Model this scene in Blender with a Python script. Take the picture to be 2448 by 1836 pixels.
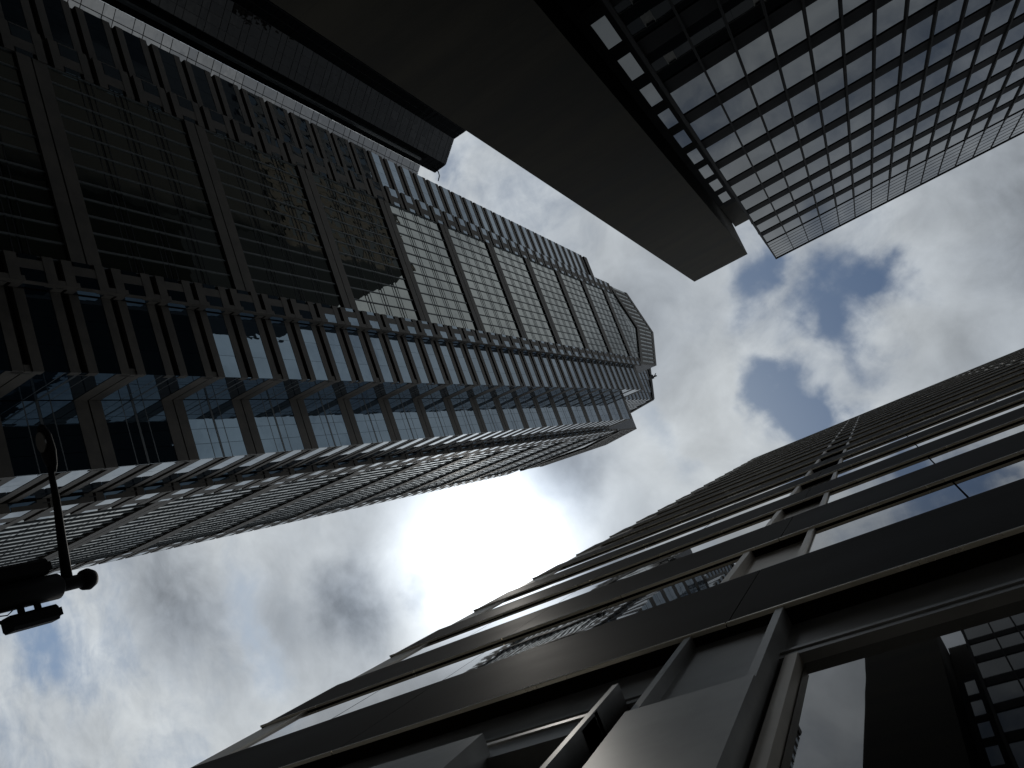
import bpy, bmesh, math, random
from mathutils import Vector, Matrix
R = random.Random(7)
for o in list(bpy.data.objects): bpy.data.objects.remove(o)
sc = bpy.context.scene
COL = sc.collection

# ------------------------------------------------------------------ camera
EYE = 1.6
# world axes: +X along the street (photo left), +Y across it (photo up), +Z up
MW = Matrix(((-0.8221, 0.4241, 0.3798), (-0.3774, -0.9055, 0.1941), (0.4262, 0.0162, 0.9045)))
def camera_axes():
    zx, zy, f, az = 850.03, 29.47, 1798.0, 5.8455
    z = Vector((zx, zy, f)).normalized()
    a = Vector((-f * f / zx, 0, f)); a -= a.dot(z) * z; a.normalize()
    b = z.cross(a)
    e1 = math.cos(az) * a + math.sin(az) * b
    return Matrix((e1, z.cross(e1), z))
MW = camera_axes()
FPX, W0, H0 = 1798.0, 2448.0, 1836.0
cam = bpy.data.cameras.new('camera')
cam.sensor_fit = 'HORIZONTAL'; cam.sensor_width = 36.0
cam.lens = FPX / W0 * 36.0
cam.clip_start = 0.05; cam.clip_end = 5000
cob = bpy.data.objects.new('camera', cam); COL.objects.link(cob)
rx, ry, rz = MW @ Vector((1, 0, 0)), MW @ Vector((0, -1, 0)), MW @ Vector((0, 0, -1))
cob.matrix_world = Matrix(((rx[0], ry[0], rz[0], 0), (rx[1], ry[1], rz[1], 0), (rx[2], ry[2], rz[2], EYE), (0, 0, 0, 1)))
sc.camera = cob
MI = MW.transposed()
def project(p):
    c = MI @ Vector((p[0], p[1], p[2] - EYE))
    if c.z < 0.05: return None
    return (W0 / 2 + c.x / c.z * FPX, H0 / 2 + c.y / c.z * FPX)

# ------------------------------------------------------------------ light
SUN_DIR = Vector((0.552, 0.010, 1.0)).normalized()
SUN_EL = math.asin(SUN_DIR.z)
sun = bpy.data.lights.new('sun', 'SUN'); sun.energy = 1.4; sun.angle = math.radians(1.5); sun.color = (1.0, 0.95, 0.87)
sob = bpy.data.objects.new('sun', sun); COL.objects.link(sob)
sob.rotation_euler = SUN_DIR.to_track_quat('Z', 'Y').to_euler()

wd = bpy.data.worlds.new('World'); sc.world = wd; wd.use_nodes = True
nt = wd.node_tree; nt.nodes.clear()
class G:
    """small helper for wiring shader nodes"""
    def __init__(s, t): s.t = t
    def n(s, k, **kw):
        x = s.t.nodes.new(k)
        for a, v in kw.items(): setattr(x, a, v)
        return x
    def put(s, sock, v):
        if isinstance(v, (int, float)): sock.default_value = v
        elif isinstance(v, (tuple, list)): sock.default_value = v
        else: s.t.links.new(v, sock)
    def m(s, op, a, b=0.0, c=0.0, clamp=False):
        x = s.n('ShaderNodeMath', operation=op, use_clamp=clamp)
        s.put(x.inputs[0], a); s.put(x.inputs[1], b)
        if op in ('MULTIPLY_ADD', 'SMOOTH_MIN', 'SMOOTH_MAX'): s.put(x.inputs[2], c)
        return x.outputs[0]
    def v(s, op, a, b=(0, 0, 0), out=0):
        x = s.n('ShaderNodeVectorMath', operation=op)
        s.put(x.inputs[0], a)
        if op == 'SCALE': s.put(x.inputs['Scale'], b)
        elif len(x.inputs) > 1 and op not in ('NORMALIZE', 'LENGTH'): s.put(x.inputs[1], b)
        return x.outputs['Value'] if out == 'v' else x.outputs[0]
    def noise(s, vec, scale, detail=6, rough=.55, dist=0.0, lac=2.0):
        x = s.n('ShaderNodeTexNoise'); s.put(x.inputs['Vector'], vec)
        x.inputs['Scale'].default_value = scale; x.inputs['Detail'].default_value = detail
        x.inputs['Roughness'].default_value = rough; x.inputs['Distortion'].default_value = dist
        x.inputs['Lacunarity'].default_value = lac
        return x.outputs[0]
    def noisec(s, vec, scale, detail=4):
        x = s.n('ShaderNodeTexNoise'); s.put(x.inputs['Vector'], vec)
        x.inputs['Scale'].default_value = scale; x.inputs['Detail'].default_value = detail
        return x.outputs[1]
    def smooth(s, x, a, b, lo=0.0, hi=1.0):
        m_ = s.n('ShaderNodeMapRange', interpolation_type='SMOOTHSTEP')
        s.put(m_.inputs[0], x); m_.inputs[1].default_value = a; m_.inputs[2].default_value = b
        m_.inputs[3].default_value = lo; m_.inputs[4].default_value = hi
        return m_.outputs[0]
    def mix(s, f, a, b):
        x = s.n('ShaderNodeMix', data_type='RGBA'); s.put(x.inputs[0], f)
        for i, c in ((6, a), (7, b)):
            s.put(x.inputs[i], (*c, 1) if isinstance(c, tuple) and len(c) == 3 else c)
        return x.outputs[2]
    def comb(s, a, b, c):
        x = s.n('ShaderNodeCombineXYZ')
        for i, q in enumerate((a, b, c)): s.put(x.inputs[i], q)
        return x.outputs[0]

g = G(nt)
SKY_STRENGTH = 0.1
tc = g.n('ShaderNodeTexCoord'); dirv = tc.outputs['Generated']
sky = g.n('ShaderNodeTexSky', sky_type='NISHITA'); sky.sun_disc = False
sky.sun_elevation = SUN_EL; sky.sun_rotation = math.atan2(SUN_DIR.x, SUN_DIR.y)
sky.air_density = 1.0; sky.dust_density = 1.6; sky.ozone_density = 2.0
sep = g.n('ShaderNodeSeparateXYZ'); g.put(sep.inputs[0], dirv)
zc = g.m('MAXIMUM', sep.outputs[2], 0.06)
pl = g.comb(g.m('DIVIDE', sep.outputs[0], zc), g.m('DIVIDE', sep.outputs[1], zc), 0.0)   # the flat cloud deck seen from below
warp = g.v('SUBTRACT', g.noisec(pl, 3.2, 3), (.5, .5, .5))
warp2 = g.v('SUBTRACT', g.noisec(pl, 13.0, 6), (.5, .5, .5))
plw = g.v('ADD', pl, g.v('SCALE', warp, 0.10))
plb = g.v('ADD', g.v('ADD', pl, g.v('SCALE', warp, 0.05)), g.v('SCALE', warp2, 0.12))
n1 = g.noise(plw, 3.6, 10, .56, 0.25)
n2 = g.noise(g.v('ADD', pl, (3.1, 1.7, 0)), 9.0, 8, .6, 0.5)
n3 = g.noise(g.v('ADD', plw, (7.7, 4.2, 0)), 1.7, 6, .5, 0.2)
n4 = g.noise(g.v('ADD', plw, (1.3, 8.2, 0)), 24.0, 7, .62, .4)
cov = g.m('ADD', g.m('ADD', g.m('MULTIPLY', n1, 0.8), g.m('MULTIPLY', n2, 0.36)), g.m('MULTIPLY', n4, 0.30))
# breaks and banks of the cloud deck that day: (x, y, radius, amount) on the deck plane
BLOBS = [(0.048, 0.197, 0.04, -0.361), (0.074, 0.171, 0.032, -0.258), (0.022, 0.207, 0.027, -0.258), (0.01, 0.12, 0.035, -0.31), (-0.023, 0.135, 0.038, -0.344), (-0.073, 0.134, 0.034, -0.344), (-0.095, 0.119, 0.029, -0.292), (-0.11, 0.088, 0.023, -0.224), (-0.003, 0.087, 0.03, -0.224), (-0.022, 0.072, 0.027, -0.189), (-0.016, 0.041, 0.022, -0.172), (0.096, 0.063, 0.031, -0.344), (0.073, 0.032, 0.042, -0.413), (0.09, -0.006, 0.044, -0.43), (0.05, 0.002, 0.034, -0.292), (0.109, 0.02, 0.02, 0.0), (0.257, 0.088, 0.025, -0.206), (0.246, 0.05, 0.022, -0.206), (0.234, 0.015, 0.019, -0.172), (0.284, 0.123, 0.023, -0.129), (0.365, 0.565, 0.044, -0.28), (0.297, 0.46, 0.061, -0.069), (1.622, 0.216, 0.116, -0.42), (1.424, 0.121, 0.104, -0.24), (1.554, 0.074, 0.06, -0.2), (1.053, -0.042, 0.046, -0.32), (1.064, 0.097, 0.057, -0.22), (1.044, 0.022, 0.039, -0.25), (1.323, 0.232, 0.085, -0.12), (0.17, 0.047, 0.058, 0.28), (0.182, 0.112, 0.065, 0.16), (0.181, 0.289, 0.077, 0.12), (0.353, 0.09, 0.081, 0.2), (-0.198, 0.143, 0.082, 0.22), (0.659, 0.086, 0.145, 0.3), (0.819, 0.023, 0.084, 0.3), (1.251, 0.166, 0.116, 0.22), (-0.096, 0.024, 0.054, 0.15), (0.05, -0.42, 0.07, -0.3), (-0.2, -0.33, 0.1, -0.22), (0.02, -0.27, 0.05, 0.2), (0.12, -0.36, 0.05, 0.25), (-0.05, -0.2, 0.05, -0.2), (-0.4, -0.3, 0.12, -0.2)]
for (bx, by, br, ba) in BLOBS:
    d = g.v('DISTANCE', plb, (bx, by, 0), 'v')
    cov = g.m('ADD', cov, g.smooth(d, br * 1.7, br * 0.05, 0.0, ba))
alpha = g.smooth(cov, 0.20, 0.80)
thick = g.smooth(cov, 0.55, 1.05)
# light through the clouds: bright forward scatter towards the sun, grey where they are thick
cosn = g.m('MAXIMUM', g.v('DOT_PRODUCT', dirv, tuple(SUN_DIR), 'v'), 0.0)
halo = g.m('POWER', cosn, 45.0)
core = g.m('POWER', cosn, 215.0)
DARK = [(0.84, 0.015, .085, .42), (0.405, 0.072, .085, .34), (1.27, 0.14, .17, .32), (-0.24, 0.15, .12, .3), (0.70, -0.01, .035, .25), (0.24, .2, .1, .12)]
dk = g.m('MULTIPLY', g.smooth(n3, .38, .70), 0.40)
for (bx, by, br, ba) in DARK:
    d = g.v('DISTANCE', plb, (bx, by, 0), 'v')
    dk = g.m('ADD', dk, g.smooth(d, br * 1.3, br * .15, 0.0, ba))
dk = g.m('MINIMUM', dk, 0.75)
edge = g.m('MULTIPLY', g.m('SUBTRACT', 1.0, thick), 0.10)
lum = g.m('ADD', g.m('MULTIPLY', g.m('SUBTRACT', 1.0, dk), 0.52), edge)
lum = g.m('ADD', lum, g.m('MULTIPLY', g.m('SUBTRACT', n2, .5), 0.42))
lum = g.m('ADD', lum, g.m('MULTIPLY', g.m('SUBTRACT', n4, .5), 0.18))
lum = g.m('ADD', lum, g.m('MULTIPLY', halo, 0.20))
lum = g.m('ADD', lum, g.m('MULTIPLY', core, g.m('MULTIPLY', g.m('SUBTRACT', 1.0, g.m('MULTIPLY', dk, .8)), 2.6)))
tint = g.mix(dk, (0.95, 1.01, 1.05), (0.80, 0.93, 1.12))
ccol = g.v('SCALE', tint, g.m('DIVIDE', lum, SKY_STRENGTH))
blue = g.v('MULTIPLY', sky.outputs[0], (0.50, 0.60, 0.64))
blue = g.v('ADD', blue, g.v('SCALE', (1.0, .97, .93), g.m('DIVIDE', g.m('MULTIPLY', halo, .12), SKY_STRENGTH)))
skyc = g.v('SCALE', g.mix(alpha, blue, ccol), g.smooth(sep.outputs[2], -.02, .48, .05, 1.0))
bg = g.n('ShaderNodeBackground'); g.put(bg.inputs[0], skyc); bg.inputs[1].default_value = SKY_STRENGTH
wo = g.n('ShaderNodeOutputWorld'); nt.links.new(bg.outputs[0], wo.inputs[0])

sc.view_settings.view_transform = 'Standard'; sc.view_settings.look = 'None'
sc.view_settings.exposure = 0.0; sc.view_settings.gamma = 1.0
sc.render.engine = 'CYCLES'
sc.cycles.max_bounces = 6; sc.cycles.diffuse_bounces = 3; sc.cycles.glossy_bounces = 4
sc.cycles.caustics_reflective = False; sc.cycles.caustics_refractive = False
sc.cycles.sample_clamp_indirect = 4.0

# ------------------------------------------------------------------ materials
def material(name, col, rough=.6, metal=0.0, ior=1.45, spec=.5, var=.25, scale=.6, bump=0.0, bscale=3.0, stretch=(1, 1, 1), speck=0.0):
    m = bpy.data.materials.new(name); m.use_nodes = True
    t = m.node_tree; b = t.nodes['Principled BSDF']; q = G(t)
    c = q.n('ShaderNodeTexCoord').outputs['Object']
    c = q.v('MULTIPLY', c, stretch)
    n = q.noise(c, scale, 8, .6)
    f = q.smooth(n, .3, .7)
    if speck:
        f = q.m('ADD', f, q.m('MULTIPLY', q.m('SUBTRACT', q.noise(c, 22.0, 3, .7), .5), speck), clamp=True)
    lo = tuple(x * (1 - var) for x in col); hi = tuple(min(1, x * (1 + var)) for x in col)
    q.put(b.inputs['Base Color'], q.mix(f, lo, hi))
    q.put(b.inputs['Roughness'], q.m('ADD', rough, q.m('MULTIPLY', q.m('SUBTRACT', n, .5), rough * .35)))
    b.inputs['Metallic'].default_value = metal; b.inputs['IOR'].default_value = ior
    b.inputs['Specular IOR Level'].default_value = spec
    if bump:
        bn = q.n('ShaderNodeBump'); bn.inputs['Strength'].default_value = bump; bn.inputs['Distance'].default_value = .05
        q.put(bn.inputs['Height'], q.noise(c, bscale, 4, .5)); t.links.new(bn.outputs[0], b.inputs['Normal'])
    return m
def glass(name, col, ior, tint=(1, 1, 1), wav=.02, wscale=.35, rough=.012):
    """dark reflective curtain wall glass, its panes slightly wavy"""
    m = bpy.data.materials.new(name); m.use_nodes = True
    t = m.node_tree; b = t.nodes['Principled BSDF']; q = G(t)
    b.inputs['Base Color'].default_value = (*col, 1); b.inputs['Roughness'].default_value = rough
    b.inputs['IOR'].default_value = ior; b.inputs['Specular Tint'].default_value = (*tint, 1)
    c = q.n('ShaderNodeTexCoord').outputs['Object']
    bn = q.n('ShaderNodeBump'); bn.inputs['Strength'].default_value = 1.0; bn.inputs['Distance'].default_value = wav
    q.put(bn.inputs['Height'], q.noise(c, wscale, 2, .4)); t.links.new(bn.outputs[0], b.inputs['Normal'])
    return m
M = dict(
    granite=material('granite', (.062, .055, .046), .7, var=.3, scale=.5, speck=.5, bump=.15, bscale=8),
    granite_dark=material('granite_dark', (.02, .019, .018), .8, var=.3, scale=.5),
    tower_glass=glass('tower_glass', (.005, .010, .016), 2.35, (.58, .80, 1.0), .010, .5),
    bay_glass=glass('bay_glass', (.010, .014, .012), 2.6, (.94, 1.0, .94), .02, .4),
    tower_mullion=material('tower_mullion', (.075, .085, .09), .5, .2, var=.15),
    transom=material('transom_metal', (.022, .026, .028), .6, spec=.2, var=.2),
    slate=material('slate_roof', (.07, .075, .085), .6, var=.3),
    pier_stone=material('pier_stone', (.034, .030, .022), .8, var=.42, scale=.25, stretch=(.35, .35, 1.6), speck=.35, spec=.12),
    black_metal=material('black_metal', (.006, .006, .0065), .7, spec=.06, var=.3),
    office_mullion=material('office_mullion', (.007, .0068, .0065), .65, .0, spec=.08, var=.3),
    office_glass=glass('office_glass', (.004, .006, .008), 1.62, (.86, .95, 1.0), .006, .3),
    tile_glass=glass('tile_glass', (.012, .014, .015), 2.5, (1, 1, 1), .02, .5),
    tile_glass_dark_reflection=glass('tile_glass_dark_reflection', (.006, .007, .008), 1.25, (1, 1, 1), .03, .7),  # same tile glass dimmed, standing in for another building's dark reflection
    tile_joint=material('tile_joint', (.012, .012, .014), .6, var=.2),
    bronze=material('bronze_metal', (.0075, .0058, .0036), .65, .0, spec=.05, var=.35, scale=.8, stretch=(.4, 1, 1)),
    bronze_lip=material('bronze_lip', (.60, .56, .47), .27, .7, var=.15),
    pier_metal=material('pier_metal', (.66, .61, .54), .42, .5, var=.12, scale=1.2, bump=.05),
    shop_metal=material('shop_metal', (.30, .30, .295), .4, .6, var=.2, scale=1.5),
    bronze_glass=glass('bronze_glass', (.004, .004, .005), 1.55, (1, 1, 1), .004, .6),
    iron=material('painted_iron', (.007, .007, .008), .7, spec=.10, var=.3),
    lens=material('lamp_lens', (.07, .066, .055), .3, var=.1),
    asphalt=material('asphalt', (.05, .05, .052), .85, var=.3, scale=.8, speck=.4),
    concrete=material('concrete', (.13, .128, .12), .85, var=.2, scale=.6, speck=.3),
    paint=material('road_paint', (.75, .75, .72), .7, var=.1),
    tan=material('tan_brick', (.12, .10, .078), .8, var=.2, scale=.4),
)

# ------------------------------------------------------------------ builders
def link(o, parent=None):
    COL.objects.link(o)
    if parent: o.parent = parent
    return o
def tag(o, label=None, cat=None, group=None, kind=None):
    if label: o['label'] = label
    if cat: o['category'] = cat
    if group: o['group'] = group
    if kind: o['kind'] = kind
    return o
def thing(name, label, cat, loc, rz=0.0):
    o = bpy.data.objects.new(name, None); o.location = loc; o.rotation_euler = (0, 0, rz)
    o.empty_display_size = .5
    return tag(link(o), label, cat)
BOXF = [(0, 3, 2, 1), (4, 5, 6, 7), (0, 1, 5, 4), (1, 2, 6, 5), (2, 3, 7, 6), (3, 0, 4, 7)]
class MB:
    def __init__(s): s.v = []; s.f = []
    def add(s, vs, fs):
        b = len(s.v); s.v += [tuple(p) for p in vs]; s.f += [tuple(i + b for i in f) for f in fs]
    def box(s, x0, x1, y0, y1, z0, z1):
        s.add([(x0, y0, z0), (x1, y0, z0), (x1, y1, z0), (x0, y1, z0), (x0, y0, z1), (x1, y0, z1), (x1, y1, z1), (x0, y1, z1)], BOXF)
    def prism(s, poly, z0, z1):
        n = len(poly)
        s.add([(p[0], p[1], z0) for p in poly] + [(p[0], p[1], z1) for p in poly],
              [tuple(range(n))[::-1], tuple(range(n, 2 * n))] + [(i, (i + 1) % n, n + (i + 1) % n, n + i) for i in range(n)])
    def tube(s, pts, rad, n=12):
        rings = []
        for i, p in enumerate(pts):
            p = Vector(p); a = Vector(pts[max(i - 1, 0)]); b = Vector(pts[min(i + 1, len(pts) - 1)])
            t = (b - a).normalized(); u = t.orthogonal().normalized(); w = t.cross(u)
            if rings and i: u = (lu - t * lu.dot(t)).normalized(); w = t.cross(u)
            lu = u; r = rad[i] if isinstance(rad, (list, tuple)) else rad
            rings.append([p + r * (math.cos(6.28318 * k / n) * u + math.sin(6.28318 * k / n) * w) for k in range(n)])
        vs = [q for r in rings for q in r]; fs = []
        for i in range(len(rings) - 1):
            for k in range(n):
                fs.append((i * n + k, i * n + (k + 1) % n, (i + 1) * n + (k + 1) % n, (i + 1) * n + k))
        fs += [tuple(range(n))[::-1], tuple(range((len(rings) - 1) * n, len(rings) * n))]
        s.add(vs, fs)
    def build(s, name, m, parent=None, smooth=False):
        me = bpy.data.meshes.new(name); me.from_pydata(s.v, [], s.f)
        bm = bmesh.new(); bm.from_mesh(me); bmesh.ops.recalc_face_normals(bm, faces=bm.faces); bm.to_mesh(me); bm.free(); me.update()
        me.materials.append(M[m])
        if smooth:
            for p in me.polygons: p.use_smooth = True
        return link(bpy.data.objects.new(name, me), parent)
class Parts:
    """many like parts of one thing: the 100 that show largest stand alone, the rest are one 'stuff' part"""
    def __init__(s, name, m, root, cap=100): s.name, s.m, s.root, s.cap, s.items = name, m, root, cap, []
    def add(s, vs, fs): s.items.append(([tuple(v) for v in vs], [tuple(f) for f in fs]))
    def finish(s):
        if not s.items: return
        rt = Matrix.Translation(s.root.location) @ Matrix.Rotation(s.root.rotation_euler.z, 4, 'Z')
        def area(it):
            pr = [project(rt @ Vector(v)) for v in it[0]]
            if any(p is None for p in pr): return 0
            xs = [min(max(p[0], 0), W0) for p in pr]; ys = [min(max(p[1], 0), H0) for p in pr]
            return (max(xs) - min(xs)) * (max(ys) - min(ys))
        its = sorted(s.items, key=area, reverse=True)
        solo = its if len(its) <= s.cap else its[:s.cap]
        for vs, fs in solo:
            b = MB(); b.add(vs, fs); b.build(s.name, s.m, s.root)
        if len(its) > s.cap:
            b = MB()
            for vs, fs in its[s.cap:]: b.add(vs, fs)
            tag(b.build(s.name, s.m, s.root), kind='stuff')
class Face:
    """a facade: s runs along it, d is outward, z up"""
    def __init__(s, o, sd, nd): s.o, s.sd, s.nd = o, sd, nd
    def P(s, a, d, z): return (s.o[0] + a * s.sd[0] + d * s.nd[0], s.o[1] + a * s.sd[1] + d * s.nd[1], z)
    def box(s, s0, s1, d0, d1, z0, z1):
        return [s.P(s0, d0, z0), s.P(s1, d0, z0), s.P(s1, d1, z0), s.P(s0, d1, z0), s.P(s0, d0, z1), s.P(s1, d0, z1), s.P(s1, d1, z1), s.P(s0, d1, z1)]
    def pane(s, s0, s1, z0, z1, d, tilt=.004, th=.05):
        ts, tz = R.gauss(0, tilt), R.gauss(0, tilt); sc_, zc_ = (s0 + s1) / 2, (z0 + z1) / 2
        vs = []
        for z in (z0, z1):
            for (a, back) in ((s0, 1), (s1, 1), (s1, 0), (s0, 0)):
                vs.append(s.P(a, d - th if back else d + ts * (a - sc_) + tz * (z - zc_), z))
        return vs

# ------------------------------------------------------------------ ground
def structure(name, mb, m): return tag(mb.build(name, m), kind='structure')
b = MB(); b.box(-400, 400, -400, 400, -.6, -.14); structure('ground', b, 'asphalt')
b = MB(); b.box(-300, 300, 3.0, 12.5, -.14, -.132); b.box(18, 38, -300, 2.996, -.14, -.132); b.box(18, 38, 12.504, 300, -.14, -.132); structure('road', b, 'asphalt')
b = MB(); b.box(-300, 17.6, -1.6, 3.0, -.14, 0); structure('pavement', b, 'concrete')
b = MB(); b.box(-300, 17.6, 12.5, 17.9, -.14, 0); structure('pavement', b, 'concrete')
b = MB(); b.box(38.4, 140, 8, 90, -.14, 0); structure('pavement', b, 'concrete')
b = MB()
for i in range(-20, 4):
    b.box(i * 6, i * 6 + 3, 7.65, 7.80, -.13, -.126)
structure('lane_marking', b, 'paint')

# ================================================================== granite skyscraper (photo left)
SA = 44.0; FL = .0884
def A_tower():
    rz = 0.0435
    cb = Vector((1.64 * SA, .86 * SA, 0))
    loc = Matrix.Rotation(rz, 3, 'Z') @ cb
    root = thing('granite_skyscraper', 'tall stepped granite and glass skyscraper with striped flanks, tall glazed bays and gabled crown', 'skyscraper', loc, rz)
    Z = lambda h: EYE + h * SA
    def fr(a1, a2, sd, nd): return Face((a1 * SA - cb.x, a2 * SA - cb.y), sd, nd)
    US, UN = (0, 1), (-1, 0)          # faces towards the camera (s = photo down to up)
    VS, VN = (1, 0), (0, -1)          # faces of the photo's lower side
    F1, B1, UC, RP, CP = 1.024, 1.1415, .3327, 1.298, .3148
    bands = Parts('stone_band', 'granite', root); panes = Parts('window', 'tower_glass', root)
    bayp = Parts('bay_window', 'bay_glass', root); mull = Parts('mullion', 'tower_mullion', root)
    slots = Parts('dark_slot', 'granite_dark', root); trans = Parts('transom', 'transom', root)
    # core masses, set back behind the cladding
    core = MB(); k = .012
    def lp(pts): return [(p[0] * SA - cb.x, p[1] * SA - cb.y) for p in pts]
    XE, UE = 2.17, 1.40               # far sides
    core.prism(lp([(F1 + k, .4577 + k), (F1 + k, 1.2585 - k), (1.16, 1.2585 - k), (1.16, UE), (XE, UE), (XE, UC + k), (B1 + k, UC + k), (B1 + k, .4577 + k)]), 0, Z(3.95))
    core.prism(lp([(1.0 + k, .597 + k), (1.0 + k, 1.113 - k), (1.2, 1.113 - k), (1.2, .597 + k)]), 0, Z(4.13))
    core.prism(lp([(RP + k, CP + k), (2.08 - k, CP + k), (2.08 - k, .45), (RP + k, .45)]), 0, Z(4.13))
    core.build('core_wall', 'granite_dark', root)
    # ---- flank pattern: two stone bands and a strip of glass on every floor
    def flank(fc, s0, s1, ztop, npan, d=0.0, k0=-21, phase=1.873):
        s0, s1 = s0 * SA, s1 * SA
        for k in range(k0, 27):
            g0 = phase + FL * k; g1 = g0 + .0407
            if g1 + .047 > ztop: break
            w = (s1 - s0) / npan
            for i in range(npan):
                panes.add(fc.pane(s0 + w * i + .012, s0 + w * (i + 1) - .012, Z(g0), Z(g1), d - .03, .0025), BOXF)
            bands.add(fc.box(s0, s1, d - .5, d, Z(g1), Z(g1 + .0170)), BOXF)
            bands.add(fc.box(s0, s1, d - .5, d - .005, Z(g1 + .0305), Z(g1 + .0474)), BOXF)
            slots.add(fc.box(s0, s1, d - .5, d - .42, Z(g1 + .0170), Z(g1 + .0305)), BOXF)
        bands.add(fc.box(s0, s1, d - .5, d + .05, Z(ztop - .05), Z(ztop)), BOXF)
    fF = fr(F1, 0, US, UN)
    flank(fF, .4577, .597, 4.09, 3); flank(fF, 1.113, 1.2585, 3.99, 4)
    fV = fr(0, UC, VS, VN)
    flank(fV, B1 + .004, RP, 4.05, 3); flank(fV, 2.08, XE, 4.05, 3)
    # ---- corner block: two storeys between double stone bands
    def block(fc, s0, s1, ztop, ph=2.132):
        s0, s1 = s0 * SA, s1 * SA
        for k in range(-12, 13):
            z = ph + 2 * FL * k
            if z + .18 > ztop + .02: break
            w = (s1 - s0) / 4
            segs = ((0, .0400), (.0410, .0605), (.0665, .0855), (.0865, .1265))
            for (a, c) in segs:
                for i in range(4):
                    panes.add(fc.pane(s0 + w * i + .015, s0 + w * (i + 1) - .015, Z(z + a), Z(z + c), -.03, .003), BOXF)
            mull.add(fc.box(s0, s1, -.3, -.02, Z(z + .0612), Z(z + .0658)), BOXF)
            for a in (.0405, .0860):
                mull.add(fc.box(s0, s1, -.3, -.026, Z(z + a - .001), Z(z + a + .001)), BOXF)
            bands.add(fc.box(s0, s1, -.5, 0, Z(z + .127), Z(z + .1515)), BOXF)
            bands.add(fc.box(s0, s1, -.5, -.015, Z(z + .1545), Z(z + .1775)), BOXF)
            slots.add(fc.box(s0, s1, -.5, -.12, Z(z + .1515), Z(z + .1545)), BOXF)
        bands.add(fc.box(s0, s1, -.5, .03, Z(ztop - .03), Z(ztop)), BOXF)
    block(fr(B1, 0, US, UN), UC, .4577, 4.07)
    block(fr(0, .4577, VS, VN), F1 + .002, B1, 4.07)
    # ---- step returns: blue glass with the bands wrapped round
    def returns(fc, s0, s1, ph):
        s0, s1 = s0 * SA + .02, s1 * SA - .02
        for k in range(-14, 25):
            g0 = ph + FL * k
            panes.add(fc.pane(s0 + .1, s1 - .1, Z(g0 - .004), Z(g0 + .0455), -.03, .004), BOXF)
            bands.add(fc.box(s0, s1, -.4, -.01, Z(g0 + .046), Z(g0 + .0640)), BOXF)
            bands.add(fc.box(s0, s1, -.4, -.02, Z(g0 + .0700), Z(g0 + .0850)), BOXF)
    returns(fr(0, .597, VS, VN), 1.0, F1, 1.866)
    returns(fr(RP, 0, US, UN), CP, UC, 1.859)
    # ---- the projecting centre with its tall bays
    def centre(fc, a0, b0, b1, a1, ztop, ph, lo=-14):
        """strip a0..b0, bay b0..b1, strip b1..a1"""
        A0, Bb0, Bb1, A1 = a0 * SA, b0 * SA, b1 * SA, a1 * SA
        for (p, q, inner) in ((A0, Bb0, 1), (Bb1, A1, 0)):
            for k in range(lo, 27):
                z = ph + FL * k
                if z + .09 > ztop: break
                w = q - p
                def T(t): return p + w * t if inner else q - w * t
                sg = lambda u, v: (min(T(u), T(v)), max(T(u), T(v)))
                # wall between the bands
                e0, e1 = sg(.47, .82)
                bands.add(fc.box(e0, e1, -.4, -.02, Z(z - .002), Z(z + .0375)), BOXF)
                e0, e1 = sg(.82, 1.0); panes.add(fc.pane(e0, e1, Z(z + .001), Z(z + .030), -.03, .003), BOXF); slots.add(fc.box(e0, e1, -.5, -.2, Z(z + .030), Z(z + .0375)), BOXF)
                e0, e1 = sg(0, .03); bands.add(fc.box(e0, e1, -.4, -.021, Z(z), Z(z + .0375)), BOXF)
                e0, e1 = sg(.03, .04); panes.add(fc.pane(e0, e1, Z(z), Z(z + .037), -.03, .003), BOXF)
                e0, e1 = sg(.04, .47); panes.add(fc.pane(e0, e1, Z(z), Z(z + .037), -.03, .003), BOXF)
                bands.add(fc.box(p, q, -.5, .0, Z(z + .0375), Z(z + .0555)), BOXF)
                bands.add(fc.box(p, q, -.5, -.005, Z(z + .0685), Z(z + .0864)), BOXF)
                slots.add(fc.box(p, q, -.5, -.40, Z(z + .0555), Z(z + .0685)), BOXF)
        tr, tw = (-.235, .0001) if fc.nd == (-1, 0) else (-.252, .0)
        nm = max(12, round((Bb1 - Bb0) / 1.62)); mw = (Bb1 - Bb0) / nm
        for kk in range(-4, 8):
            zm = 1.8865 + .3540 * kk + (ph - 1.859)
            z0, z1 = zm + .0275, zm + .3540 - .0275
            if z0 > ztop: break
            # heavy spandrel, split by a dark groove
            bands.add(fc.box(Bb0, Bb1, -.5, -.02, Z(zm - .0275), Z(zm - .002)), BOXF)
            bands.add(fc.box(Bb0, Bb1, -.5, -.03, Z(zm + .001), Z(zm + .0275)), BOXF)
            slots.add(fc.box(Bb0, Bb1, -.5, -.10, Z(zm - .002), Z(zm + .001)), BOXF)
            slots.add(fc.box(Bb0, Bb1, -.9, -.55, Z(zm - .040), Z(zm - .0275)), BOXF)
            rows = []; hgt = (z1 - z0)
            if z1 > ztop: hgt = ztop - z0; 
            unit = .2990 / 4
            for r in range(4):
                base = z0 + r * unit
                rows.append((base + .014 if r else base, base + unit - .014 if r < 3 else base + unit))
                if r < 3:
                    rows.append((base + unit - .0120, base + unit - .0025)); rows.append((base + unit + .0020, base + unit + .0115))
            for (q0, q1) in rows:
                if q1 > ztop + .02: continue
                for i in range(nm):
                    bayp.add(fc.pane(Bb0 + mw * i + .05, Bb0 + mw * (i + 1) - .05, Z(q0), Z(q1), -.26, .0035), BOXF)
                trans.add(fc.box(Bb0, Bb1, -.6, tr, Z(q1 - tw), Z(q1 + .0016 + tw)), BOXF)
            zt = min(z1, ztop)
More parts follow.
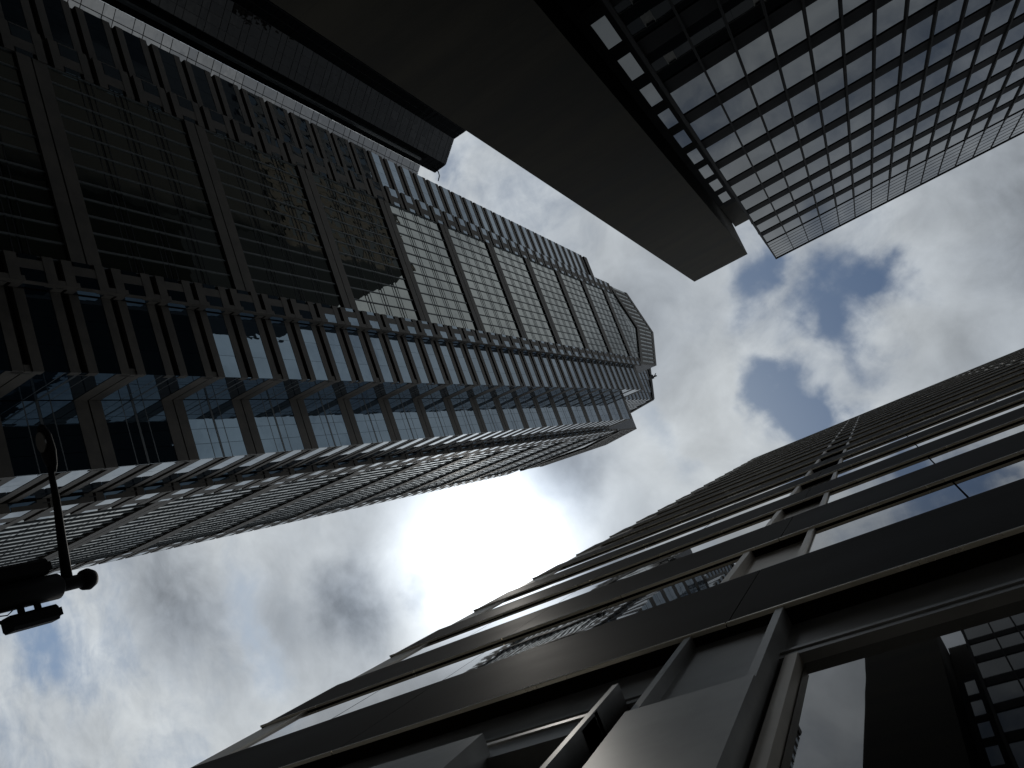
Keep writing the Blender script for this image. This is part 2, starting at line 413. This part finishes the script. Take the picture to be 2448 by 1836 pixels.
            for i in range(nm + 1):
                c = Bb0 + mw * i
                mull.add(fc.box(c - .045, c + .045, -.5, -.15, Z(z0), Z(zt)), BOXF)
        # gable over the bay
    centre(fr(1.0, 0, US, UN), .597, .645, 1.050, 1.113, 4.22, 1.859)
    centre(fr(0, CP, VS, VN), RP, 1.381, 1.99, 2.08, 4.42, 1.859)
    def gable(fc, s0, s1, ze, za, zi0, zi1, back):
        """gable wall: rim, inner rafters and slats of glass between"""
        S0, S1 = s0 * SA, s1 * SA; C = (S0 + S1) / 2
        zo = lambda s: ze + (za - ze) * (1 - abs(s - C) / (C - S0)); zi = lambda s: zi0 + (zi1 - zi0) * (1 - abs(s - C) / (C - S0))
        mb = MB()
        pr = lambda pts, d0, d1: mb.add([fc.P(s, d0, Z(z)) for s, z in pts] + [fc.P(s, d1, Z(z)) for s, z in pts],
            [tuple(range(len(pts))), tuple(range(len(pts), 2 * len(pts)))[::-1]] + [(i, i + len(pts), (i + 1) % len(pts) + len(pts), (i + 1) % len(pts)) for i in range(len(pts))])
        pr([(S0, 4.0), (S1, 4.0), (S1, ze), (C, za), (S0, ze)], -back * SA, -.5)
        mb.build('gable_roof', 'slate', root)
        mb = MB()
        for (z_, w) in ((zo, .045), (zi, .05)):
            for (a, c) in ((S0, C), (C, S1)):
                pr([(a, z_(a) - w), (c, z_(c) - w), (c, z_(c)), (a, z_(a))], -.5, .0)
        mb.build('gable_frame', 'granite', root)
        n = 18; w = (S1 - S0) / n
        for i in range(n):
            a = S0 + w * i; c = a + w
            zl = lambda s: zi(s) + .0; zh = lambda s: zo(s) - .045
            m1 = a + w * .50
            vs = [fc.P(a, -.5, Z(zl(a))), fc.P(m1, -.5, Z(zl(m1))), fc.P(m1, -.02, Z(zl(m1))), fc.P(a, -.02, Z(zl(a))),
                  fc.P(a, -.5, Z(zh(a))), fc.P(m1, -.5, Z(zh(m1))), fc.P(m1, -.02, Z(zh(m1))), fc.P(a, -.02, Z(zh(a)))]
            bands.add(vs, BOXF)
            for j in range(2):
                t0, t1 = j / 2 + .01, (j + 1) / 2 - .01
                q = lambda s, t: zl(s) + (zh(s) - zl(s)) * t
                vs = []
                for t in (t0, t1):
                    vs += [fc.P(m1, -.5, Z(q(m1, t))), fc.P(c, -.5, Z(q(c, t))), fc.P(c, -.12, Z(q(c, t))), fc.P(m1, -.12, Z(q(m1, t)))]
                bayp.add(vs, BOXF)
        # glazing between the bay's head and the inner rafters
        nm = 12; w = (S1 - S0) / nm
        for i in range(nm):
            a, c = S0 + w * i, S0 + w * (i + 1); bot = zi0 - .13
            for j in range(5):
                t0, t1 = j / 5 + .012, (j + 1) / 5 - .012
                q = lambda s, t: bot + (zi(s) - .05 - bot) * t
                vs = []
                for t in (t0, t1):
                    vs += [fc.P(a + .06, -.5, Z(q(a, t))), fc.P(c - .06, -.5, Z(q(c, t))), fc.P(c - .06, -.3, Z(q(c, t))), fc.P(a + .06, -.3, Z(q(a, t)))]
                bayp.add(vs, BOXF)
    gable(fr(1.0, 0, US, UN), .610, 1.098, 4.50, 4.78, 4.20, 4.45, .33)
    gable(fr(0, CP, VS, VN), RP + .03, 2.04, 4.74, 5.12, 4.42, 4.74, .33)
    # ---- crown: square shaft with a gable on each side, and a spire
    E, cu, hw = 1.285, .502, .3535
    cen = (E + hw, cu + hw)
    mb = MB(); p = lp([(E + .004, cu + .004), (E + .004, cu + 2 * hw), (E + 2 * hw, cu + 2 * hw), (E + 2 * hw, cu + .004)])
    he, ha = 5.27, 5.63; cx, cy = cen[0] * SA - cb.x, cen[1] * SA - cb.y
    mb.prism(p, Z(3.9), Z(he) - .01)
    mid = [((p[i][0] + p[(i + 1) % 4][0]) / 2, (p[i][1] + p[(i + 1) % 4][1]) / 2) for i in range(4)]
    for i in range(4):
        a, c, m_ = p[i], p[(i + 1) % 4], mid[i]
        mb.add([(a[0], a[1], Z(he)), (c[0], c[1], Z(he)), (m_[0], m_[1], Z(ha)), (cx, cy, Z(ha + .05))], [(0, 1, 2), (0, 2, 3), (1, 3, 2), (0, 3, 1)])
    mb.build('crown_roof', 'slate', root)
    for fc in (fr(E, cu, US, UN), fr(E, cu, VS, VN)):
        L = 2 * hw * SA
        zt = lambda s: he + (ha - he) * (1 - abs(s - L / 2) / (L / 2))
        for k in range(-1, 18):
            z = 4.08 + k * FL
            n = 14; w = L / n
            for i in range(n):
                a, c = w * i, w * (i + 1)
                top = min(zt(a), zt(c)) - .03
                if z + .056 > top: continue
                panes.add(fc.pane(a + .06, c - .06, Z(z), Z(z + .056), .02, .003), BOXF)
            if z + .085 < ha:
                half = L / 2 * max(0.0, min(1.0, (ha - z - .087) / (ha - he)))
                bands.add(fc.box(L / 2 - half, L / 2 + half, -.1, .10, Z(z + .058), Z(z + .085)), BOXF)
        mb = MB()
        for (a, c) in ((0, L / 2), (L / 2, L)):
            mb.add([fc.P(a, -.2, Z(zt(a) - .03)), fc.P(c, -.2, Z(zt(c) - .03)), fc.P(c, .25, Z(zt(c) - .03)), fc.P(a, .25, Z(zt(a) - .03)),
                    fc.P(a, -.2, Z(zt(a) + .02)), fc.P(c, -.2, Z(zt(c) + .02)), fc.P(c, .25, Z(zt(c) + .02)), fc.P(a, .25, Z(zt(a) + .02))], BOXF)
        mb.build('gable_frame', 'granite_dark', root)
    mb = MB(); mb.prism([(cx - 6, cy - 6), (cx + 6, cy - 6), (cx + 6, cy + 6), (cx - 6, cy + 6)], Z(5.6), Z(5.72)); mb.tube([(cx, cy, Z(5.7)), (cx, cy, Z(6.1)), (cx, cy, Z(6.9))], [4.5, 2.2, .15], 8)
    mb.build('spire', 'slate', root)
    fc = fr(E, cu, US, UN)
    mb = MB(); zc_ = lambda s: he + (ha - he) * s / (hw * SA)
    q = 2 * hw * SA * .23
    mb.add(fc.box(q, q + 1.3, -1.2, .4, Z(zc_(q)) + .6, Z(zc_(q)) + 3.2), BOXF); mb.add(fc.box(q + .4, q + .8, -1.0, 1.3, Z(zc_(q)) + 3.2, Z(zc_(q)) + 4.0), BOXF)
    mb.tube([fc.P(q + .6, .2, Z(zc_(q)) + 4.0), fc.P(q + 1.6, .9, Z(zc_(q)) + 5.5)], .15, 6)
    mb.build('roof_crane', 'iron', root)
    for c in (bands, panes, bayp, mull, slots, trans): c.finish()
A_tower()

# ================================================================== dark glass office tower with the stone pier (photo upper right)
def C_tower():
    S = 16.0; x1 = .109 * S; x0 = -2.3 * S
    root = thing('dark_office_tower', 'black gridded glass office tower with a plain brown stone pier at its side', 'office tower', (-14, 38, 0))
    L = root.location
    Z = lambda h: EYE + h * S
    fc = Face((-L.x, S - L.y), (1, 0), (0, -1))
    gl = Parts('window', 'office_glass', root); mu = Parts('mullion', 'office_mullion', root); sp = Parts('spandrel', 'black_metal', root); lv = Parts('louver_rail', 'office_mullion', root)
    b = MB(); b.box(x0 - L.x, x1 - .10 - L.x, S + .35 - L.y, 60 - L.y, 0, Z(4.45)); b.build('wall', 'black_metal', root)
    xs = [(-.0120 - .0957 * k) * S for k in range(0, 24)]
    edges = [x1 - .11] + xs
    ks = range(-9, 8)
    for k in ks:
        z0, z1 = Z(2.4035 + .2656 * k), Z(2.4035 + .2656 * k + .1800)
        if z0 < 0.3: continue
        for i in range(len(edges) - 1):
            gl.add(fc.pane(edges[i + 1] + .055, edges[i] - .055, z0, z1, -.06, .0016), BOXF)
        if k == 7: continue
        sp.add(fc.box(x0, x1 + .02, -.4, -.045, z1 + .01, Z(2.4035 + .2656 * (k + 1)) - .01), BOXF)
        sp.add(fc.box(x0, x1 + .05, -.42, -.01, z1 + .01, z1 + .10), BOXF)
    for x in xs: mu.add(fc.box(x - .052, x + .052, -.3, .06, 1.0, Z(4.462)), BOXF)
    mu.add(fc.box(x1 - .17, x1, -.4, .10, 0, Z(4.462)), BOXF)
    # roof screen: pale panes between thin rails, open at its end
    n = 7; h0, h1 = 4.470, 4.970
    for j in range(n):
        a = h0 + (h1 - h0) * j / n; c = h0 + (h1 - h0) * (j + 1) / n
        for i in range(len(edges) - 1):
            gl.add(fc.pane(edges[i + 1] + .035, edges[i] - .035, Z(a) + .05, Z(c) - .05, -.035, .0012), BOXF)
        lv.add(fc.box(x0, x1 - .02, -.16, -.022, Z(a) - .04, Z(a) + .04), BOXF)
    lv.add(fc.box(x0, x1, -.25, .04, Z(h1) - .05, Z(h1) + .12), BOXF)
    for x in xs: mu.add(fc.box(x - .032, x + .032, -.2, .015, Z(4.463), Z(h1) - .06), BOXF)
    mu.add(fc.box(x1 - .12, x1 - .005, -.2, .02, Z(4.463), Z(h1) - .06), BOXF)
    fe = Face((x1 - .06 - L.x, S - L.y), (0, 1), (1, 0))
    for j in range(n + 1):
        a = Z(h0 + (h1 - h0) * j / n)
        lv.add(fe.box(.22, 1.25, -.08, .05, a - .06, a + .06), BOXF)
    mu.add(fe.box(1.2, 1.35, -.15, .05, Z(4.46), Z(h1) + .05), BOXF)
    lv.add(Face((-L.x, S - L.y), (1, 0), (0, -1)).box(x0, x1 - .1, -1.5, -1.3, Z(4.46), Z(h1)), BOXF)
    # link bay, set back, with one small window to a floor
    K = 21.33; ZK = lambda h: EYE + h * K
    fl = Face((-L.x, K - L.y), (1, 0), (0, -1))
    xl0, xl1 = x1 - .1, .2195 * 17.96
    b = MB(); b.box(xl0 - L.x + .2, xl1 - L.x - .05, K + .12 - L.y, 60.2 - L.y, 0, ZK(3.822)); b.build('link_wall', 'pier_stone', root)
    for k in range(-7, 9):
        z0 = ZK(1.609 + .2008 * k); z1 = z0 + .1375 * K; zn = ZK(1.609 + .2008 * (k + 1))
        if z0 < .3: continue
        gl.add(fl.pane(2.625, 3.43, z0, z1, -.05, .0015), BOXF)
        sp.add(fl.box(xl0 + .2, 3.43, -.12, -.02, z1, zn), BOXF)
        sp.add(fl.box(xl0 + .2, 2.620, -.12, -.021, z0, z1), BOXF)
    b = MB(); b.box(3.435 - L.x, xl1 - .02 - L.x, K - .05 - L.y, K + .12 - L.y, 0, ZK(3.36)); b.build('link_jamb', 'black_metal', root)
    # the stone pier
    Q = 17.96; zt = EYE + 4.473 * Q
    b = MB(); cw = 3.0; z = 0.0; i = 0
    b.box(xl1 - L.x + .015, .554 * Q - L.x - .015, Q + .015 - L.y, 60 - L.y, 0, zt - .05)
    while z < zt - .01:
        z1 = min(z + 3.4, zt)
        b.box(xl1 - L.x, .554 * Q - L.x, Q - L.y, 60.3 - L.y, z + .002, z1 - .002); z = z1
    b.build('stone_pier', 'pier_stone', root)
    for c in (gl, mu, sp, lv): c.finish()
    tag([o for o in root.children if o.name.startswith('stone_pier')][0], 'plain windowless pier of brown stone')
C_tower()

# ================================================================== bronze banded building close on the pavement (photo lower right)
def D_building():
    S = 1.15
    root = thing('bronze_office_building', 'dark bronze office building with long strip windows, right beside the pavement', 'office building', (-20, -12, 0))
    L = root.location
    Z = lambda h: EYE + h * S
    fc = Face((-L.x, -S - L.y), (1, 0), (0, 1))
    X0, X1 = -60.0, 9.23 * S
    PER, BOT, HGT, NF = 3.247, 5.09, 1.775, 17
    wall = MB(); wall.box(X0 - L.x, 8.35 * S - L.x, -26 - L.y, -S - .42 - L.y, 0, Z(60)); wall.build('wall', 'bronze', root)
    panes = Parts('window', 'bronze_glass', root); piers = Parts('pier', 'pier_metal', root); pan = Parts('pier_panel', 'pier_metal', root); lips = Parts('drip_edge', 'bronze_lip', root)
    joints = []
    x = 1.40 * S
    while x > X0: joints.append(x); x -= 3.55 * S
    joints = [4.95 * S] + joints
    def profile(mb, s0, s1, pts):
        n = len(pts)
        mb.add([fc.P(s0, d, z) for d, z in pts] + [fc.P(s1, d, z) for d, z in pts],
               [tuple(range(n)), tuple(range(n, 2 * n))[::-1]] + [(i, n + i, n + (i + 1) % n, (i + 1) % n) for i in range(n)])
    notch = [(1.015, 1.79), (1.015 - 7.1, 1.79 - 7.1), (1.015 - 14.2, 1.79 - 14.2), (1.015 - 21.3, 1.79 - 21.3), (1.015 - 28.4, 1.79 - 28.4)]
    for k in range(NF):
        zb = Z(BOT + PER * k); zt = zb + HGT * S
        sp = MB(); lip = MB()
        ed = [X1] + joints + [X0]
        for i in range(len(ed) - 1):
            a, c = ed[i + 1] + .005, ed[i] - .005
            profile(sp, a, c, [(-.35, zb + .02), (-.03, zb + .016), (-.012, zb + .045), (-.012, zt - .03), (-.020, zt - .008), (-.05, zt), (-.35, zt)])
            profile(lip, a, c, [(-.03, zb), (-.003, zb + .001), (.004, zb + .006), (.005, zb + .022), (.0, zb + .032), (-.03, zb + .034)])
        sp.build('spandrel', 'bronze', root)
        lips.add(lip.v, lip.f)
        zg0, zg1 = zt - .05, Z(BOT + PER * (k + 1)) + .03
        if k == NF - 1: continue
        # strip windows between the pier bays
        spans = [(1.79 * S, 8.3 * S)]
        for j in range(len(notch) - 1): spans.append((notch[j + 1][1] * S, notch[j][0] * S))
        for (a, c) in spans:
            n = max(1, round((c - a) / (1.68 * S)))
            if c < 2: n = 3
            if c < 2 and False: n = 4
            # joints fall at x=-.32, -2.0, -3.68 in the first span
            cuts = [a] + [q for q in ([c - 1.335 * S - 1.68 * S * t for t in range(2, -1, -1)] if c < 2 else [a + (c - a) * t / n for t in range(1, n)])] + [c]
            for u, v in zip(cuts[:-1], cuts[1:]):
                if v - u < .1: continue
                panes.add(fc.pane(u + .010, v - .010, zg0, zg1, -.047, .0010, .03), BOXF)
        for (a, c) in notch:
            piers.add(fc.box((a + .004) * S, (a + .068) * S, -.4, -.016, zg0, zg1), BOXF)
            piers.add(fc.box((c - .080) * S, (c - .004) * S, -.4, -.016, zg0, zg1), BOXF)
            pan.add(fc.box((a + .068) * S, (c - .080) * S, -.4, -.115, zg0, zg1), BOXF)
        piers.add(fc.box(8.30 * S, 8.36 * S, -.45, -.02, zg0, zg1), BOXF)
        pan.add(fc.box(8.36 * S, 9.10 * S, -.60, -.036, zg0, zg1), BOXF)
    b = MB(); b.add(fc.box(X0, X1, -.5, .0, Z(58.85), Z(60.2)), BOXF); b.build('parapet', 'bronze', root)
    # ---- ground storey
    zs = Z(BOT)
    b = MB(); b.add(fc.box(X0, X1, -.40, -.155, Z(4.49), zs + .01), BOXF)
    b.add(fc.box(X0, X1 - .2, -.40, -.125, Z(4.44), Z(4.485)), BOXF); b.add(fc.box(X0, X1 - .2, -.40, -.135, Z(4.36), Z(4.42)), BOXF)
    b.build('fascia', 'shop_metal', root)
    # square piers with light faces, and the boxed columns below them
    for (a, c) in notch[:3]:
        m_ = MB()
        m_.add(fc.box(a * S - .01, (a + .045) * S, -.42, -.01, Z(3.76), zs), BOXF); m_.add(fc.box((c - .14) * S, (c - .09) * S, -.42, -.01, Z(3.76), zs), BOXF)
        m_.add(fc.box((a + .045) * S, (c - .14) * S, -.42, -.10, Z(3.76), zs), BOXF)
        m_.build('ground_pier', 'shop_metal', root)
        m_ = MB(); m_.add(fc.box(a * S - .012, (c - .085) * S, -.45, .006, 0, Z(3.755)), BOXF)
        m_.build('column_box', 'shop_metal', root)
    m_ = MB(); m_.add(fc.box(2.56 * S, 3.9 * S, -.4, .125, 0, Z(3.75)), BOXF); m_.build('column_box', 'shop_metal', root)
    m_ = MB(); m_.add(fc.box(1.95 * S, 2.72 * S, -.4, -.0, Z(3.91), Z(3.955)), BOXF); m_.add(fc.box(1.95 * S, 2.72 * S, -.4, -.012, Z(3.70), Z(3.905)), BOXF); m_.build('door_header', 'shop_metal', root)
    for q in (1.99,):
        m_ = MB(); m_.add(fc.box((q - .04) * S, q * S, -.4, .01, 0, Z(4.36)), BOXF); m_.build('door_jamb', 'shop_metal', root)
    # shop window right of the pier: jamb, head and panes
    m_ = MB(); m_.add(fc.box(.895 * S, .968 * S, -.40, -.125, 0, Z(4.36)), BOXF); m_.build('window_jamb', 'pier_metal', root)
    shp = Parts('shop_window', 'bronze_glass', root)
    for u, v in ((-5.2, -3.6), (-3.58, -1.9), (-1.88, .885)):
        shp.add(fc.pane(u * S, v * S, .2, Z(4.37), -.20, .0004, .03), BOXF)
    for u, v in ((1.80, 1.93), (2.0, 2.55), (4.0, 6.0), (6.05, 8.2)):
        shp.add(fc.pane(u * S, v * S, .2, Z(4.30), -.22, .0006, .03), BOXF)
    shp.finish()
    m_ = MB(); m_.add(fc.box(-5.2 * S, .99 * S, -.40, -.14, 0, .2), BOXF); m_.build('plinth', 'bronze', root)
    for c in (panes, piers, pan, lips): c.finish()
D_building()

# ================================================================== tile-glazed tower far behind (photo top left)
def B_tower():
    H = 150.0
    root = thing('tiled_glass_tower', 'slender faceted tower of square reflective glass tiles behind the granite skyscraper', 'tower', (62, 92, 0))
    L = root.location; zt = EYE + H
    P_ = lambda q: (q[0] * H - L.x, q[1] * H - L.y)
    main = [(.405, .568), (.383, .569), (.354, .597), (.30, .597), (.30, .70), (.405, .70)]
    wing = [(.3704, .4424), (.3384, .4744), (.406, .5672), (.46, .5672), (.46, .4424)]
    tiles = Parts('glass_tile', 'tile_glass', root); dark = Parts('dark_reflection_tile', 'tile_glass_dark_reflection', root)  # second set has a dark reflection put into its glass
    def shrink(pl):
        cx = sum(p[0] for p in pl) / len(pl); cy = sum(p[1] for p in pl) / len(pl)
        return [(p[0] + (cx - p[0]) * .004, p[1] + (cy - p[1]) * .004) for p in pl]
    b = MB(); b.prism([P_(q) for q in shrink(main)], 0, zt - .1); b.build('wall', 'tile_joint', root)
    b = MB(); b.prism([P_(q) for q in shrink(wing)], 0, EYE + 119.9); b.build('wing', 'tile_joint', root)
    def clad(p, q, outward, tw, tl, z0=0.4, top=zt):
        p, q = Vector(P_(p)), Vector(P_(q)); d = q - p; ln = d.length; d /= ln
        n = Vector((d.y, -d.x))
        if n.dot(Vector(outward)) < 0: n = -n
        fc = Face(p, d, n); k = max(1, round(ln / tw)); w = ln / k
        z = z0; i = 0
        hs = (2.5, 1.35)
        lo = 40 
        while z < top - .2:
            h = hs[i % 2]; i += 1
            z1 = min(z + h, top - .02)
            if z > lo:
                for j in range(k):
                    tl.add(fc.pane(w * j + .05, w * (j + 1) - .05, z + .05, z1 - .05, .06, .009, .05), BOXF)
            z = z1
    clad((.383, .569), (.405, .568), (0, -1), 1.4, dark)
    clad((.354, .597), (.383, .569), (-1, -1), 1.5, dark)
    clad((.30, .597), (.354, .597), (0, -1), 1.6, dark)
    clad((.3704, .4424), (.3384, .4744), (-1, -1), 1.25, tiles, top=EYE + 120)
    clad((.405, .568), (.405, .62), (1, 0), 1.5, dark)
    # raised rib on the chamfer edge and roof davit
    b = MB(); a = P_((.3935, .5655)); b.box(a[0] - .25, a[0] + .25, a[1] - .15, a[1] + .3, 0, zt - 9); b.build('rib', 'tower_mullion', root)
    b = MB(); a = P_((.404, .5685)); b.tube([(a[0] - .6, a[1] + .3, zt - .2), (a[0] - .5, a[1], zt + .6), (a[0] - .3, a[1] - .9, zt + .8), (a[0] + .2, a[1] - 2.2, zt + .1)], .12, 6); b.build('davit', 'iron', root)
    tiles.finish(); dark.finish()
B_tower()

# ================================================================== tan tower further back, mirrored in the granite skyscraper's bays
def T_tower():
    x0, x1, y0, y1, H = -30.0, 9.6, 61.8, 108.0, 146.0
    root = thing('tan_brick_tower', 'tan tower seen only as a broken mirror image in the granite skyscraper bay glass', 'tower', (-10, 85, 0))
    L = root.location
    b = MB(); b.box(x0 - L.x, x1 - L.x, y0 - L.y, y1 - L.y, 0, H); b.build('wall', 'granite_dark', root)
    wn = Parts('window', 'office_glass', root); pr = Parts('brick_pier', 'tan', root)
    fc = Face((x1 - L.x, -L.y), (0, 1), (1, 0))
    n = 16; w = (y1 - y0) / n
    for i in range(n + 1): pr.add(fc.box(y0 + w * i - .45, y0 + w * i + .45, -.2, .35, 104, H), BOXF)
    for k in range(29, 39):
        z = k * 3.65
        pr.add(fc.box(y0, y1, -.2, .25, z, z + 1.5), BOXF)
        for i in range(n): wn.add(fc.pane(y0 + w * i + .6, y0 + w * (i + 1) - .6, z + 1.55, z + 3.6, .12, .003), BOXF)
    for c in (wn, pr): c.finish()
T_tower()

# ================================================================== street lamp at the corner (photo left edge)
def street_lamp():
    X, Y = 14.6, 2.62
    root = thing('street_lamp', 'black street lamp pole with a side arm and boxes strapped to it, by the corner', 'street lamp', (X, Y, 0))
    z = lambda h: EYE + h
    b = MB(); b.tube([(0, 0, 0), (0, 0, .25), (0, 0, .3), (0, 0, z(9.75)), (0, 0, z(10.1))], [.26, .26, .17, .14, .135], 20); b.build('pole', 'iron', root, True)
    b = MB(); b.tube([(0, 0, z(6.0)), (0, 0, z(9.55)), (0, 0, z(9.6))], [.25, .25, .20], 20); b.build('sleeve', 'iron', root, True)
    b = MB(); b.tube([(0, 0, z(10.05)), (0, 0, z(10.08)), (0, 0, z(10.2)), (0, 0, z(10.32)), (0, 0, z(10.37))], [.14, .20, .22, .16, .05], 20); b.build('finial', 'iron', root, True)
    b = MB(); b.tube([(.0, .05, z(9.78)), (-.05, .9, z(9.86)), (-.08, 1.7, z(9.95)), (-.10, 2.45, z(10.0))], [.105, .085, .07, .055], 14); b.build('arm', 'iron', root, True)
    b = MB()
    for i, (y, w, h) in enumerate(((2.35, .08, .06), (2.5, .16, .10), (2.8, .22, .13), (3.15, .20, .12), (3.4, .08, .06))): pass
    rings = [(2.30, .07, .05), (2.45, .15, .09), (2.75, .21, .13), (3.10, .20, .12), (3.32, .12, .07), (3.38, .03, .03)]
    n = 16; vs = []
    for (y, w, h) in rings:
        for k in range(n):
            a = 6.28318 * k / n; vs.append((-.12 + w * math.cos(a), y, z(10.02) + h * math.sin(a) * (1.0 if math.sin(a) > 0 else .55)))
    fs = [(i * n + k, i * n + (k + 1) % n, (i + 1) * n + (k + 1) % n, (i + 1) * n + k) for i in range(len(rings) - 1) for k in range(n)] + [tuple(range(n)), tuple(range((len(rings) - 1) * n, len(rings) * n))[::-1]]
    b.add(vs, fs); hd = b.build('lamp_head', 'iron', root, True)
    b = MB(); b.prism([(-.12 + .15 * math.cos(6.28318 * k / 18), 2.98 + .22 * math.sin(6.28318 * k / 18)) for k in range(18)], z(9.925), z(9.955)); b.build('lens', 'lens', hd)
    # boxes strapped either side of the pole
    def cabinet(y0, y1, x0, x1, z0, z1):
        b = MB(); cy = (y0 + y1) / 2; c = .06
        b.prism([(x0 + c, y0), (x1 - c, y0), (x1, y0 + c), (x1, y1 - c), (x1 - c, y1), (x0 + c, y1), (x0, y1 - c), (x0, y0 + c)], z(z0), z(z1))
        b.prism([(x0 + .10, y0 + .07), (x1 - .10, y0 + .07), (x1 - .10, y1 - .07), (x0 + .10, y1 - .07)], z(z1), z(z1 + .12))
        q = b.build('equipment_box', 'iron', root)
        b = MB()
        sy = y1 if cy < 0 else y0
        for zz in (z0 + .25, z1 - .3): b.box(-.05, .05, min(0, sy) - .0, max(0, sy), z(zz), z(zz + .08))
        b.build('bracket', 'iron', q)
    cabinet(.25, .56, -.24, .24, 7.2, 9.35); cabinet(-.64, -.35, -.19, .19, 8.50, 9.36)
    b = MB()
    for k in range(3):
        x = -.08 + .08 * k
        b.tube([(x, -.42, z(8.56)), (x, -.42, z(8.40)), (x * .5, -.36, z(8.28)), (0, -.24, z(8.2)), (0, -.2, z(7.6))], .014, 6)
    b.tube([(.06, -.2, z(8.75)), (.1, -.30, z(8.6)), (.05, -.27, z(8.3)), (.0, -.2, z(8.15))], .012, 6)
    b.build('cable', 'iron', root, True)
street_lamp()
